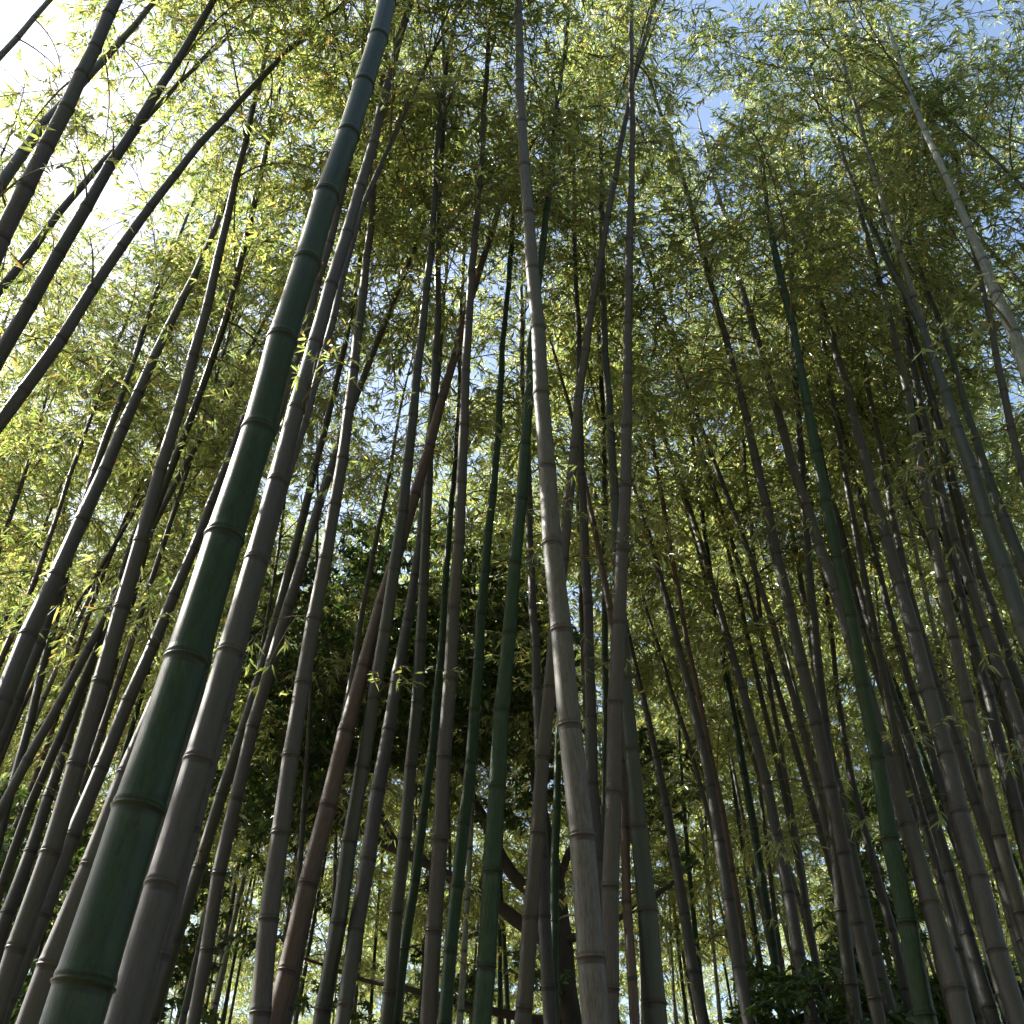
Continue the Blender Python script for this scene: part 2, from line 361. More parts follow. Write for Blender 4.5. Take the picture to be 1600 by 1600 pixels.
def bamboo(key, col, pts, label, D=0.09, H=14.5, node_ys=None, sp=0.34, zb=8.6, nb=1.0, tw=0.26, ext=7.5, group='bamboo culms standing in the grove'):
    rr = random.Random(hash_key(key)); 
    P, rad, yy, c, k = culm_path(pts, D, H)
    # up: carry on to the tip, nodding slightly
    top = P[-1]; td = norm(P[-1] - P[-6]); r_top = rad[-1]
    more = max(1.6, min(H - top[2], ext)); m = 16
    q = np.linspace(0, 1, m + 1)[1:]
    sway = np.array([rr.uniform(-1, 1), rr.uniform(-0.6, 0.6), 0]) * 0.10 * more
    upx = top + td * more * q[:, None] + sway * (q ** 2)[:, None] + np.array([0, 0, -0.10 * more]) * (q ** 3)[:, None]
    ur = r_top * (1 - q) ** 0.8 + 0.0035
    # down: to the ground
    bd = norm(P[0] - P[5]); n_ = P[0][2] / max(-bd[2], 0.2) + 0.15
    q2 = np.linspace(1, 0, 10)[:-1]
    dn = P[0] + bd * n_ * q2[:, None]; g0 = (rad[0] / rad[5] - 1)
    dr = rad[0] * (1 + 0.10 * q2)
    A = np.concatenate([dn, P, upx]); RR = np.concatenate([dr, rad, ur])
    s = np.concatenate([[0], np.cumsum(np.linalg.norm(np.diff(A, axis=0), axis=1))]); L = s[-1]
    base = A[0].copy(); base[2] = max(0, base[2])
    sP = s[len(dn):len(dn) + 40]
    nodes = []
    if node_ys:
        ns = sorted(float(np.interp(-v, -yy, sP)) for v in node_ys)
        gap = (ns[-1] - ns[0]) / max(1, len(ns) - 1)
        t = ns[0] - gap
        while t > 0.1: nodes.append(t); t -= gap * 0.95
        nodes = sorted(nodes) + ns; t = ns[-1]; g_ = gap
        while True:
            g_ *= 0.97; t += g_
            if t > L - 0.1: break
            nodes.append(t)
    else:
        t = rr.uniform(0.1, 0.3)
        while t < L - 0.15:
            hfrac = t / L
            g_ = sp * (0.62 + 0.75 * math.sin(math.pi * min(1, 0.12 + hfrac * 0.85)) ** 0.8) * rr.uniform(0.94, 1.06)
            if hfrac > 0.75: g_ *= 1 - (hfrac - 0.75) * 1.6
            nodes.append(t); t += g_
    # gentle zigzag from joint to joint
    zz = np.zeros((len(nodes), 3)); 
    for i in range(len(nodes)): zz[i] = (rr.uniform(0, 1) * 0.006 * (1 if i % 2 else -1) + 0.008 * math.sin(i * 0.9 + len(key)), rr.uniform(-1, 1) * 0.005, 0)
    fine = np.unique(np.concatenate([s, nodes])); PA = interp_path(A, s, fine)
    PA += interp_path(zz, np.array(nodes), fine)
    sides = 28 if RR[len(dn)] > 0.035 and pts[0][2] > 28 else 18
    rf = lambda t: float(np.interp(t, s, RR))
    if c > 6.5: zb = min(zb, 8.6 - 0.8 * min(3.0, c - 6.0)); nb *= 1.5
    if key[0] == 'R' and len(key) > 1: nb *= 0.55
    if key in 'E F I J K L M H G': nb *= 0.9
    root = thing('bamboo', label, 'bamboo', tuple(base), group)
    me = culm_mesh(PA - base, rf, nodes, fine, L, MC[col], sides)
    link(bpy.data.objects.new('culm', me), root)
    zs = interp_path(A, s, np.array(nodes))
    az0 = rr.uniform(0, 6.28); cnt = 0
    for i, t in enumerate(nodes):
        z = zs[i][2]; 
        if z > zb and t < L - 0.05:
            hf = (z - zb) / max(1.0, A[-1][2] - zb)
            for e in range(2):
                if rr.random() > nb * 0.42 or cnt > 70: continue
                az = az0 + i * math.pi + (e - 0.5) * 0.9 + rr.uniform(-0.45, 0.45)
                wm, lm = rr.choice(BR_ME); o = bpy.data.objects.new('branch', wm); cnt += 1
                o.location = tuple(zs[i] - base); sc = (0.75 + 0.5 * math.sin(math.pi * min(1, hf + 0.2))) * rr.uniform(0.8, 1.15)
                if hf > 0.8: sc *= 0.7
                o.scale = (sc,) * 3; o.rotation_euler = (rr.uniform(-0.3, 0.3), -rr.uniform(-0.1, 0.5), az)
                link(o, root); link(bpy.data.objects.new('foliage', lm), o)
        elif z > zb - 4.0 and rr.random() < tw:
            wm, lm = rr.choice(TW_ME); o = bpy.data.objects.new('twig', wm); o.location = tuple(zs[i] - base)
            o.scale = (rr.uniform(0.7, 1.1),) * 3; o.rotation_euler = (0, -rr.uniform(-0.3, 0.3), rr.uniform(0, 6.28)); link(o, root); link(bpy.data.objects.new('foliage', lm), o)
    return root, A

def hash_key(k):
    h = 17
    for ch in k: h = (h * 131 + ord(ch)) % 1000003
    return h

# (key, colour, points (x, y, apparent width), label, options)
CULMS = [
('A','green',[(116,1600,95),(176,1400,85),(216,1265,79),(291,1032,66),(350,835,58),(395,675,51),(447,530,46),(483,410,41),(517,305,37),(562,133,32),(607,0,28)],
 'thickest bright green bamboo culm leaning across the left half', dict(D=.125,H=15,node_ys=[1540,1267,1036,843,675,535,412,308,213,133,62,5],zb=9,tw=0)),
('B','grey',[(197,1600,62),(254,1385,52),(307,1190,42),(355,1022,37),(399,877,33),(434,755,29),(466,640,27),(494,537,24),(519,447,22),(541,365,20),(577,226,16),(612,112,12),(644,0,10)],
 'thick grey-violet culm running close along the right side of the thickest green one', dict(D=.105,node_ys=[1385,1190,1022,877,755,640,537,447,365,293,226,168,112,60],zb=9.2,tw=.05)),
('C','grey',[(160,1600,46),(225,1400,40),(278,1200,33),(325,1000,28),(370,800,23),(412,640,19)],
 'shadowed grey culm mostly hidden between the thickest green culm and the grey-violet one', dict(D=.10,zb=9)),
('D','grey',[(45,1600,45),(100,1447,37),(163,1300,32),(205,1200,28),(262,1060,24),(330,900,22),(400,740,20),(445,620,18),(476,530,17),(515,370,13),(548,150,10),(580,20,8)],
 'grey culm at the lower left passing behind the thickest green culm', dict(D=.095,zb=9)),
('E','grey',[(-8,1600,36),(27,1482,31),(73,1332,29),(117,1195,27),(155,1067,26),(192,950,24),(230,847,21),(275,645,19),(299,557,17),(320,480,15),(343,400,13),(370,277,11),(397,160,8),(432,0,6)],
 'long grey-brown culm from the lower left corner, crossed by a slanting culm near its top', dict(D=.095,node_ys=[1482,1332,1195,1067,950,847,736,645,557,480,405,340,277,222,170,122])),
('F','grey',[(-30,1330,17),(37,1200,15),(95,1090,14),(160,975,13),(220,862,11),(252,800,10),(288,732,9),(312,682,8),(350,617,7),(400,530,6)],
 'thin slanting grey culm crossing over the long grey-brown one at mid left', dict(D=.07)),
('H','blue',[(-20,1450,16),(5,1380,15),(37,1295,14),(75,1200,14),(105,1125,13),(150,1012,13),(205,870,12),(245,790,13),(288,700,12),(305,648,12),(343,520,11),(360,462,10),(378,395,9)],
 'slim dark green culm with an olive top behind the crossing at mid left', dict(D=.075)),
('I','grey',[(-20,1165,30),(35,1020,29),(80,920,25),(130,808,22),(157,737,20),(195,665,18),(240,560,15),(285,472,12),(315,400,10),(357,308,8)],
 'very dark culm entering from the left edge at mid height, thicker of the dark pair', dict(D=.10)),
('I2','grey',[(-20,1205,22),(20,1110,20),(60,1010,18),(115,840,14),(150,725,12),(175,662,10),(207,570,8),(232,500,7),(250,437,6)],
 'thinner dark reddish stem running beside the very dark culm at the left edge', dict(D=.085)),
('J','grey',[(-25,440,29),(5,375,28),(40,297,27),(73,230,24),(100,172,22),(122,118,21),(150,75,20),(182,0,19)],
 'thick dark violet culm in the top left corner in front of the bright sky', dict(D=.10,H=15,node_ys=[375,297,230,172,118,75,24],zb=9.8,nb=.7)),
('K','grey',[(-30,330,20),(0,292,19),(22,257,18),(60,207,17),(95,165,15),(150,108,13),(185,67,11),(215,28,9),(246,0,8)],
 'dark culm crossing behind the thick violet one in the top left corner', dict(D=.085,H=15,zb=9.8,nb=.7)),
('L','grey',[(-30,600,24),(0,555,23),(22,515,22),(67,432,21),(117,357,19),(157,290,18),(197,225,16),(235,165,14),(265,110,13),(295,57,12),(335,0,10)],
 'dark blue-grey culm slanting up from the left edge, right of the crossing corner pair', dict(D=.095,H=15,zb=9.4,nb=1.1)),
('M','grey',[(-20,475,14),(12,435,14),(38,410,13),(50,390,13),(95,333,12),(120,300,11),(195,218,8)],
 'thin dark culm just below and behind the blue-grey slanting culm at the upper left', dict(D=.07,H=14)),
('N','pale',[(-20,110,11),(0,85,10),(40,42,9),(75,0,8)],
 'short length of pale grey stem across the extreme top left corner', dict(D=.07,H=15,zb=10,nb=.8)),
('G','grey',[(-20,685,22),(0,660,21),(45,600,20),(95,520,18),(140,460,17),(190,400,16),(230,320,14),(290,250,12),(330,200,11),(400,135,9),(450,85,8),(500,35,7),(540,0,6)],
 'strongly slanting grey-blue culm rising from the left edge and crossing another near the top', dict(D=.085,H=14,zb=9.4,nb=1.1)),
('O','grey',[(5,1580,28),(45,1480,26),(72,1400,25),(132,1270,23),(162,1200,22),(185,1137,21),(212,1075,20),(237,1007,19),(265,940,18),(297,867,16),(325,800,15),(367,695,11)],
 'dark shadowed culm just left of the thickest green culm, vanishing behind it', dict(D=.09)),
('P','grey',[(-25,1530,26),(0,1465,24),(32,1385,21),(70,1270,19),(95,1180,16),(135,1060,12),(190,900,9),(240,760,7)],
 'grey culm pressed against the left side of the long grey-brown one', dict(D=.085)),
('Q','brown',[(-10,1375,10),(25,1290,9),(57,1208,9),(80,1140,8),(110,1050,7)],
 'thin reddish stem at the left edge in the lower quarter', dict(D=.06,H=12)),
('S1','brown',[(-5,1040,11),(20,985,10),(45,930,9),(75,850,8),(95,790,6)],
 'thin rusty stem against white sky at the left edge', dict(D=.06,H=12)),
('S2','olive',[(20,1225,14),(33,1175,13),(75,1008,12),(107,888,10),(125,820,8)],
 'olive stem between the dark left pair and the yellow leaves', dict(D=.07,H=13)),
('S3','grey',[(-20,1235,8),(12,1160,8),(62,1050,7),(100,985,7),(137,920,6)],
 'thin sinuous grey stem in the bright gap at the left', dict(D=.06,H=12)),
('T','olive',[(235,1600,22),(300,1395,20),(360,1200,17),(397,1085,15),(437,945,14),(455,880,14),(482,775,14),(507,675,12),(530,575,11),(547,487,8),(562,412,6)],
 'slim culm with a grey foot and green top right of the grey-violet one', dict(D=.085)),
('U','grey',[(300,1600,22),(350,1350,20),(385,1200,20),(405,1110,20),(422,1025,19),(447,940,16),(475,862,15),(500,790,14),(535,687,13),(560,620,12),(587,550,10),(617,465,8),(640,400,6)],
 'slanting dark green-grey culm touching a slimmer one at mid height and bending right', dict(D=.085)),
('V','grey',[(403,1600,34),(418,1437,31),(440,1302,28),(452,1190,27),(475,1070,24),(491,967,22),(509,875,20),(522,792,19),(545,642,17),(560,515,15),(572,405,13),(580,310,11),(586,240,9)],
 'straight grey culm immediately left of the reddish-brown one', dict(D=.095,node_ys=[1582,1437,1303,1182,1068,967,873,790,718,642,577,515,457,403,356])),
('W','brown',[(427,1600,32),(446,1517,30),(480,1382,29),(510,1260,28),(542,1144,25),(571,1042,23),(600,945,21),(625,855,19),(645,775,18),(670,697,17),(690,625,15),(710,557,13),(747,425,10),(787,300,8)],
 'only reddish-brown culm, leaning right through the centre left', dict(D=.10,node_ys=[1517,1382,1260,1144,1042,945,855,773,697,622,557,500])),
('X','grey',[(545,400,10),(560,350,9),(577,300,9),(592,270,8),(612,220,7),(632,175,6)],
 'short slanting stem forking right beside the grey-violet culm near the top', dict(D=.06,H=13)),
('Wb','grey',[(445,1600,22),(461,1530,21),(475,1460,20),(500,1330,15),(515,1250,12)],
 'dark grey culm tucked against the right side of the reddish-brown culm at the bottom', dict(D=.08)),
('Y','blue',[(500,1600,27),(505,1577,27),(527,1442,26),(549,1315,25),(565,1200,23),(584,1090,21),(605,987,19),(618,880,17),(624,800,18),(636,722,17),(645,650,16),(654,580,15),(661,515,14),(666,454,13),(670,400,12),(678,325,10),(683,237,8)],
 'dark green culm passing behind the reddish-brown one and rising straight above it', dict(D=.09,node_ys=[1577,1442,1315,1200,1092,987,890,800,722,650,580,515,454,400])),
('Z','grey',[(532,1600,25),(537,1572,25),(556,1454,24),(575,1344,23),(592,1237,22),(605,1142,21),(624,1055,20),(637,971,17),(647,900,14),(655,837,11),(662,770,9)],
 'grey-brown culm in the cluster of dark stems, second right of the reddish-brown one', dict(D=.085,node_ys=[1572,1454,1344,1237,1142,1055,971,900])),
('AA','blue',[(604,1600,23),(609,1550,22),(621,1426,21),(632,1310,20),(645,1197,19),(650,1097,18),(654,1002,17),(661,914,16),(666,832,15),(671,755,14),(677,617,12),(682,490,11),(686,400,10),(688,325,9),(691,250,8),(692,120,6)],
 'nearly black-green culm with pale joint rings left of centre', dict(D=.085,node_ys=[1550,1426,1310,1197,1097,1002,914,832,757,685,617,552,490,432])),
('BB','green',[(618,1600,17),(623,1562,17),(640,1425,16),(660,1290,15),(673,1195,14),(680,1087,13),(690,995,11),(698,912,10),(704,837,9),(711,675,8),(722,500,6)],
 'slim dark green culm between the black-green and the light grey culm', dict(D=.075)),
('CC','grey',[(667,1600,28),(679,1454,26),(689,1312,24),(696,1182,22),(702,1060,21),(710,950,19),(716,849,18),(720,755,17),(726,665,15),(729,579,14),(737,425,12),(742,357,12),(746,291,10),(752,225,9),(759,170,8),(765,62,7),(770,0,6)],
 'light grey culm left of the centre with a sunlit left edge, reaching the top', dict(D=.09,node_ys=[1454,1312,1182,1060,950,849,755,665,579,500,425,357,291,225,170,112,62],zb=9.4,nb=1.1)),
('DD','green',[(696,1600,22),(707,1487,21),(714,1385,20),(725,1287,20),(735,1200,19),(737,1110,18),(749,1032,17),(754,960,16),(759,895,14),(765,800,12),(775,700,11),(782,625,10),(789,525,9),(792,450,8)],
 'slim olive-green culm between the light grey and the bright green centre culms', dict(D=.08,node_ys=[1487,1385,1287,1192,1110,1032,960,895,830])),
('EE','green',[(750,1600,33),(757,1510,31),(767,1362,28),(778,1200,25),(791,1087,23),(799,950,21),(812,800,18),(822,640,16),(833,520,14),(847,400,12),(857,300,11),(865,225,9),(877,112,7),(887,30,6)],
 'clean bright green culm at the centre, left of the thick pale grey one', dict(D=.10,node_ys=[1510,1362,1230,1110,990,880,780],zb=9.4,nb=1.1)),
('GG','pale',[(929,1600,47),(922,1497,44),(907,1307,40),(892,1134,36),(877,985,33),(864,851,29),(856,730,27),(847,616,25),(839,514,23),(830,420,21),(826,334,19),(816,191,16),(811,75,13),(808,0,12)],
 'thick pale grey culm right of the centre with bold dark joints', dict(D=.115,H=15,node_ys=[1497,1307,1134,985,851,730,616,514,420,334,260,191,130,75,22],zb=10,nb=1.1,tw=.05)),
('HH','grey',[(952,1600,25),(945,1500,24),(935,1343,22),(927,1224,20),(921,1120,19),(920,1026,18),(918,944,16),(917,872,15),(913,800,12),(908,700,10),(902,600,9),(901,475,8),(898,330,7)],
 'grey culm half hidden behind the right edge of the thick pale one', dict(D=.085,node_ys=[1343,1224,1120,1026,944,872,807])),
('JJ','grey',[(948,1600,29),(953,1480,28),(956,1385,27),(958,1237,25),(962,1097,24),(970,972,21),(973,860,20),(974,759,18),(979,667,17),(980,584,15),(982,506,14),(984,437,12),(986,330,11),(985,250,10),(986,100,8),(988,0,6)],
 'dark upright grey culm second right of the thick pale one, going straight to the top', dict(D=.095,node_ys=[1385,1237,1097,972,860,759,667,584,506,437,375,310,250],zb=9.4,nb=1.0)),
('KK','blue',[(1025,1600,39),(1018,1540,36),(1006,1425,32),(997,1294,28),(990,1200,25),(985,1100,21),(980,1000,17),(970,920,15),(960,862,14),(957,775,14),(954,695,14),(950,622,13),(947,552,12),(944,487,11),(942,400,10),(939,300,9),(938,100,6)],
 'green-grey culm with a broad foot, rightmost of the central group', dict(D=.105,node_ys=[1569,1425,1294,1172,1061,960,862,775,695,622,552,487,425])),
('MM','grey',[(814,1600,27),(816,1575,27),(829,1432,25),(840,1301,24),(851,1182,22),(858,1072,20),(862,990,18),(884,870,17),(888,782,16),(899,700,15),(907,620,14),(916,547,13),(927,475,12),(937,400,11),(947,342,10),(967,222,8),(992,120,7),(1025,0,6)],
 'dark culm crossing behind the thick pale one and leaning right to the top', dict(D=.09,node_ys=[1575,1432,1301,1182,1072,970,875,782,700,620,547,475,405,342,282,222,172],zb=9.4,nb=1.1)),
('NN','grey',[(861,1600,23),(858,1545,22),(853,1432,20),(850,1350,19),(843,1250,17),(838,1150,16),(840,1077,15),(838,1012,15),(833,952,13),(832,892,12),(827,800,11),(825,775,10),(819,650,8),(817,560,7)],
 'grey culm left of the thick pale one, meeting the dark crossing culm at its foot', dict(D=.08,node_ys=[1545,1432,1340,1240,1155,1077,1012,952,892,840])),
('PP','green',[(868,1600,16),(868,1350,14),(870,1200,12),(872,1100,9),(880,950,7)],
 'slim deep green culm between the thick pale culm and the grey one left of it', dict(D=.07)),
('QQ','green',[(940,1400,12),(943,1200,11),(948,1000,10),(946,850,9),(943,750,9),(941,650,8),(937,525,6)],
 'thin green stem seen between the upright dark grey culm and the half hidden grey one', dict(D=.07)),
('RR','brown',[(970,1150,13),(965,1060,12),(956,988,12),(947,920,11),(937,850,10),(922,795,8),(908,720,6)],
 'thin brownish stem slanting left from behind the upright dark grey culm', dict(D=.065,H=13)),
('R1','grey',[(1100,1600,20),(1082,1487,17),(1067,1412,16),(1050,1320,14),(1032,1225,13),(1015,1125,11),(997,1060,9),(985,1000,7)],
 'dark curved culm just right of the central group', dict(D=.08)),
('R2','grey',[(1172,1600,21),(1157,1512,20),(1142,1412,19),(1125,1325,18),(1107,1225,16),(1087,1137,14),(1072,1050,13),(1055,980,11),(1040,925,10),(1017,850,9),(1000,800,8),(975,720,6)],
 'grey curved culm of the close pair right of centre, the thicker left one', dict(D=.085)),
('R3','brown',[(1180,1590,12),(1162,1462,11),(1147,1387,11),(1130,1287,10),(1115,1200,9),(1097,1112,9),(1082,1050,8),(1067,962,8),(1057,900,7)],
 'thin brown culm hugging the right side of the grey curved one', dict(D=.06,H=13)),
('R4','grey',[(1272,1600,22),(1262,1550,21),(1242,1455,19),(1227,1367,18),(1215,1312,17),(1200,1225,16),(1190,1200,15),(1170,1125,14),(1145,1025,12),(1117,925,11),(1097,862,10),(1077,800,9),(1042,692,7),(1007,607,6)],
 'smooth dark arching culm rising left out of the dark shrub at the bottom right', dict(D=.09)),
('R5','grey',[(1135,1400,9),(1120,1320,8),(1100,1262,8),(1087,1200,7),(1070,1150,7),(1047,1067,6),(1025,995,6),(1002,925,5)],
 'very thin dark stem left of the grey curved pair', dict(D=.055,H=12)),
('R6','green',[(1227,1600,15),(1215,1512,14),(1200,1430,13),(1190,1375,13),(1175,1287,12),(1160,1200,12),(1145,1112,11),(1135,1037,10),(1125,987,9),(1110,900,7)],
 'slim dark green culm between the curved pair and the smooth arching one', dict(D=.075)),
('R7','pale',[(1265,1470,8),(1240,1390,8),(1215,1300,7),(1182,1200,7),(1162,1137,6),(1147,1075,6)],
 'thin sunlit whitish stem behind the smooth arching culm', dict(D=.055,H=12)),
('R8','olive',[(1290,1600,13),(1282,1550,12),(1270,1475,12),(1255,1400,11),(1242,1312,11),(1215,1200,10),(1200,1130,9),(1185,1060,7)],
 'olive culm with sunlit patches crossing another thin one right of the smooth arching culm', dict(D=.065)),
('R9','grey',[(1275,1500,10),(1260,1412,9),(1247,1325,9),(1235,1262,8),(1224,1200,8),(1210,1110,7)],
 'thin grey stem crossing the olive one with sunlit patches', dict(D=.06,H=13)),
('R10','grey',[(1335,1520,14),(1310,1390,13),(1295,1320,12),(1285,1262,12),(1272,1200,11),(1260,1162,11),(1240,1087,10),(1220,1025,10),(1205,962,9),(1182,895,9),(1162,850,8),(1145,800,8)],
 'slender dark culm leaning left just in front of the blue sky gap', dict(D=.07)),
('R11','grey',[(1378,1600,24),(1370,1575,23),(1350,1487,22),(1327,1380,21),(1305,1282,20),(1290,1200,20),(1270,1100,19),(1255,1030,18),(1237,950,17),(1215,887,17),(1195,795,16),(1182,725,15),(1155,607,13),(1135,525,11),(1122,487,9),(1105,420,7)],
 'grey-brown culm left of the blue sky gap, reaching high with a pale top', dict(D=.095,H=16,nb=1.5)),
('R12','grey',[(1400,1600,21),(1392,1575,20),(1370,1490,18),(1350,1407,16),(1330,1330,15),(1312,1250,13),(1300,1180,12),(1285,1100,10),(1270,1020,8)],
 'grey culm left of the thick deep green one at the lower right', dict(D=.08)),
('R12b','grey',[(1428,1600,17),(1420,1560,16),(1400,1480,15),(1378,1410,14),(1360,1340,13),(1345,1270,12),(1330,1200,10),(1315,1120,9),(1303,1030,8)],
 'thin dark culm right beside the thick deep green culm, on its left', dict(D=.07)),
('R13','olive',[(1340,1600,25),(1333,1562,23),(1325,1477,21),(1312,1397,20),(1302,1317,18),(1297,1197,16),(1285,1107,16),(1280,1050,15),(1272,987,14),(1265,912,14),(1260,825,13),(1255,760,11)],
 'upright olive-grey culm standing in front of the blue sky gap', dict(D=.09)),
('R14','grey',[(1505,1600,38),(1492,1547,35),(1477,1487,32),(1455,1412,29),(1440,1350,27),(1417,1287,26),(1392,1200,24),(1375,1140,23),(1352,1080,22),(1330,1000,20),(1305,925,18),(1282,862,17),(1262,800,16),(1237,712,14),(1215,650,14),(1200,590,13),(1187,550,12),(1170,482,11),(1147,400,8)],
 'thickest grey culm of the right side, touching the deep green one on its left', dict(D=.105,H=16,nb=1.4,node_ys=[1547,1412,1289,1182,1085,1000,925,855,790,730,670])),
('R15','green',[(1450,1600,34),(1432,1500,32),(1412,1417,29),(1392,1300,27),(1370,1200,24),(1352,1112,21),(1335,1000,20),(1322,930,19),(1309,862,18),(1297,800,18),(1277,712,17),(1265,662,16),(1252,587,15),(1240,525,13),(1225,457,11)],
 'thick deep green culm at the lower right', dict(D=.105,zb=6.8,H=12,ext=1.8,nb=1.8)),
('R16','grey',[(1555,1600,24),(1540,1540,22),(1517,1487,21),(1497,1412,19),(1477,1345,18),(1455,1275,17),(1435,1200,16),(1412,1137,14),(1395,1075,13),(1375,1020,12),(1350,950,11),(1327,875,10),(1307,812,9),(1290,740,7)],
 'grey culm in the dense right group, second right of the thickest grey one', dict(D=.085)),
('R17','pale',[(1535,1600,16),(1522,1562,16),(1505,1500,15),(1482,1425,15),(1465,1362,14),(1445,1280,14),(1417,1200,13),(1400,1150,12),(1380,1087,11),(1360,1012,10),(1340,950,9),(1320,862,8)],
 'thin pale dappled culm directly right of the thickest grey one', dict(D=.07)),
('R18','grey',[(1592,1600,33),(1562,1485,31),(1530,1372,29),(1502,1270,27),(1485,1200,26),(1475,1162,25),(1455,1087,24),(1430,1025,22),(1415,962,21),(1397,887,20),(1377,800,19),(1362,750,18),(1347,700,16),(1330,637,14),(1317,575,12),(1302,537,11),(1285,487,9),(1270,425,8)],
 'thick dark culm in the dense right group ending in the lower right corner', dict(D=.105,node_ys=[1485,1372,1270,1180,1080,990,915,840,770,705])),
('R19','grey',[(1625,1540,22),(1597,1462,20),(1577,1400,19),(1555,1350,19),(1527,1262,18),(1502,1200,18),(1480,1112,17),(1460,1050,16),(1440,1000,14),(1417,912,13),(1400,830,11),(1385,750,9)],
 'slimmer grey culm right of the thick dark one in the lower right corner', dict(D=.085)),
('R20','pale',[(1610,1470,23),(1587,1390,22),(1570,1325,21),(1550,1262,21),(1530,1200,21),(1520,1150,20),(1507,1087,20),(1495,1025,19),(1485,962,18),(1472,900,17),(1455,812,15),(1440,725,14),(1427,650,13),(1412,600,12),(1400,555,11),(1385,505,10),(1362,350,8),(1310,240,6)],
 'light grey culm with bright sun patches near the right edge', dict(D=.095)),
('R21','grey',[(1610,1350,19),(1590,1262,18),(1570,1200,17),(1550,1112,16),(1532,1050,15),(1517,987,14),(1502,925,13),(1487,862,12),(1470,800,12),(1455,730,10),(1445,660,8)],
 'violet-grey culm first right of the sun-patched light grey one', dict(D=.08)),
('R22','grey',[(1620,1210,20),(1597,1150,19),(1575,1087,18),(1555,1025,17),(1532,962,16),(1510,895,15),(1482,800,13),(1465,740,11),(1450,680,9)],
 'grey culm with a sunlit side leaving the right edge below mid height', dict(D=.085)),
('R23','grey',[(1620,1150,17),(1597,1087,16),(1575,1025,15),(1557,962,15),(1535,900,14),(1507,812,12),(1490,750,10),(1470,670,8)],
 'grey culm left of the thick blue-green one at the right edge', dict(D=.08)),
('R24','blue',[(1620,1040,29),(1600,980,28),(1585,937,27),(1562,875,26),(1537,797,24),(1512,712,21),(1492,662,18),(1477,612,16),(1457,550,14),(1432,500,12),(1400,435,9)],
 'thick dark blue-green culm leaving the right edge at mid height', dict(D=.10,zb=9.2)),
('R25','blue',[(1625,950,22),(1600,888,20),(1570,812,18),(1545,745,15),(1520,670,12),(1495,590,9)],
 'grey-green culm above and right of the thick blue-green one at the right edge', dict(D=.085)),
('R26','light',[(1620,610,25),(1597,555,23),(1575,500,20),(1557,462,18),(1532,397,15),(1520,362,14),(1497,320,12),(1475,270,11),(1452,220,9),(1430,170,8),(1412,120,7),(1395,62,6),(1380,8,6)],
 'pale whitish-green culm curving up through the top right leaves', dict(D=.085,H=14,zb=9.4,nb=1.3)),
('R27','grey',[(1620,800,14),(1600,737,13),(1590,700,12),(1575,637,12),(1562,575,11),(1545,505,9),(1532,437,8)],
 'thin grey stem below the pale whitish-green culm at the right edge', dict(D=.07)),
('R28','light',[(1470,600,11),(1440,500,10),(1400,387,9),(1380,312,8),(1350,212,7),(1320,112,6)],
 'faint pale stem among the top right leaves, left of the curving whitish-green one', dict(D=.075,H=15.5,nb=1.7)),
('R29','olive',[(1610,1290,13),(1590,1200,12),(1565,1090,12),(1540,990,11),(1515,880,10),(1490,780,8)],
 'thin olive culm at the far right among thicker grey ones', dict(D=.065)),
('R30','blue',[(1600,1330,17),(1572,1230,16),(1545,1120,14),(1520,1010,12),(1500,920,10)],
 'slim dark green culm behind the sun-patched light grey one', dict(D=.075)),
('R31','grey',[(1470,1230,13),(1440,1130,12),(1412,1030,11),(1385,930,10),(1360,840,8)],
 'thin shaded culm behind and left of the thick dark right culm', dict(D=.07)),
]

for (key, colr, pts, lab, opt) in CULMS:
    bamboo(key, colr, pts, lab, **opt)

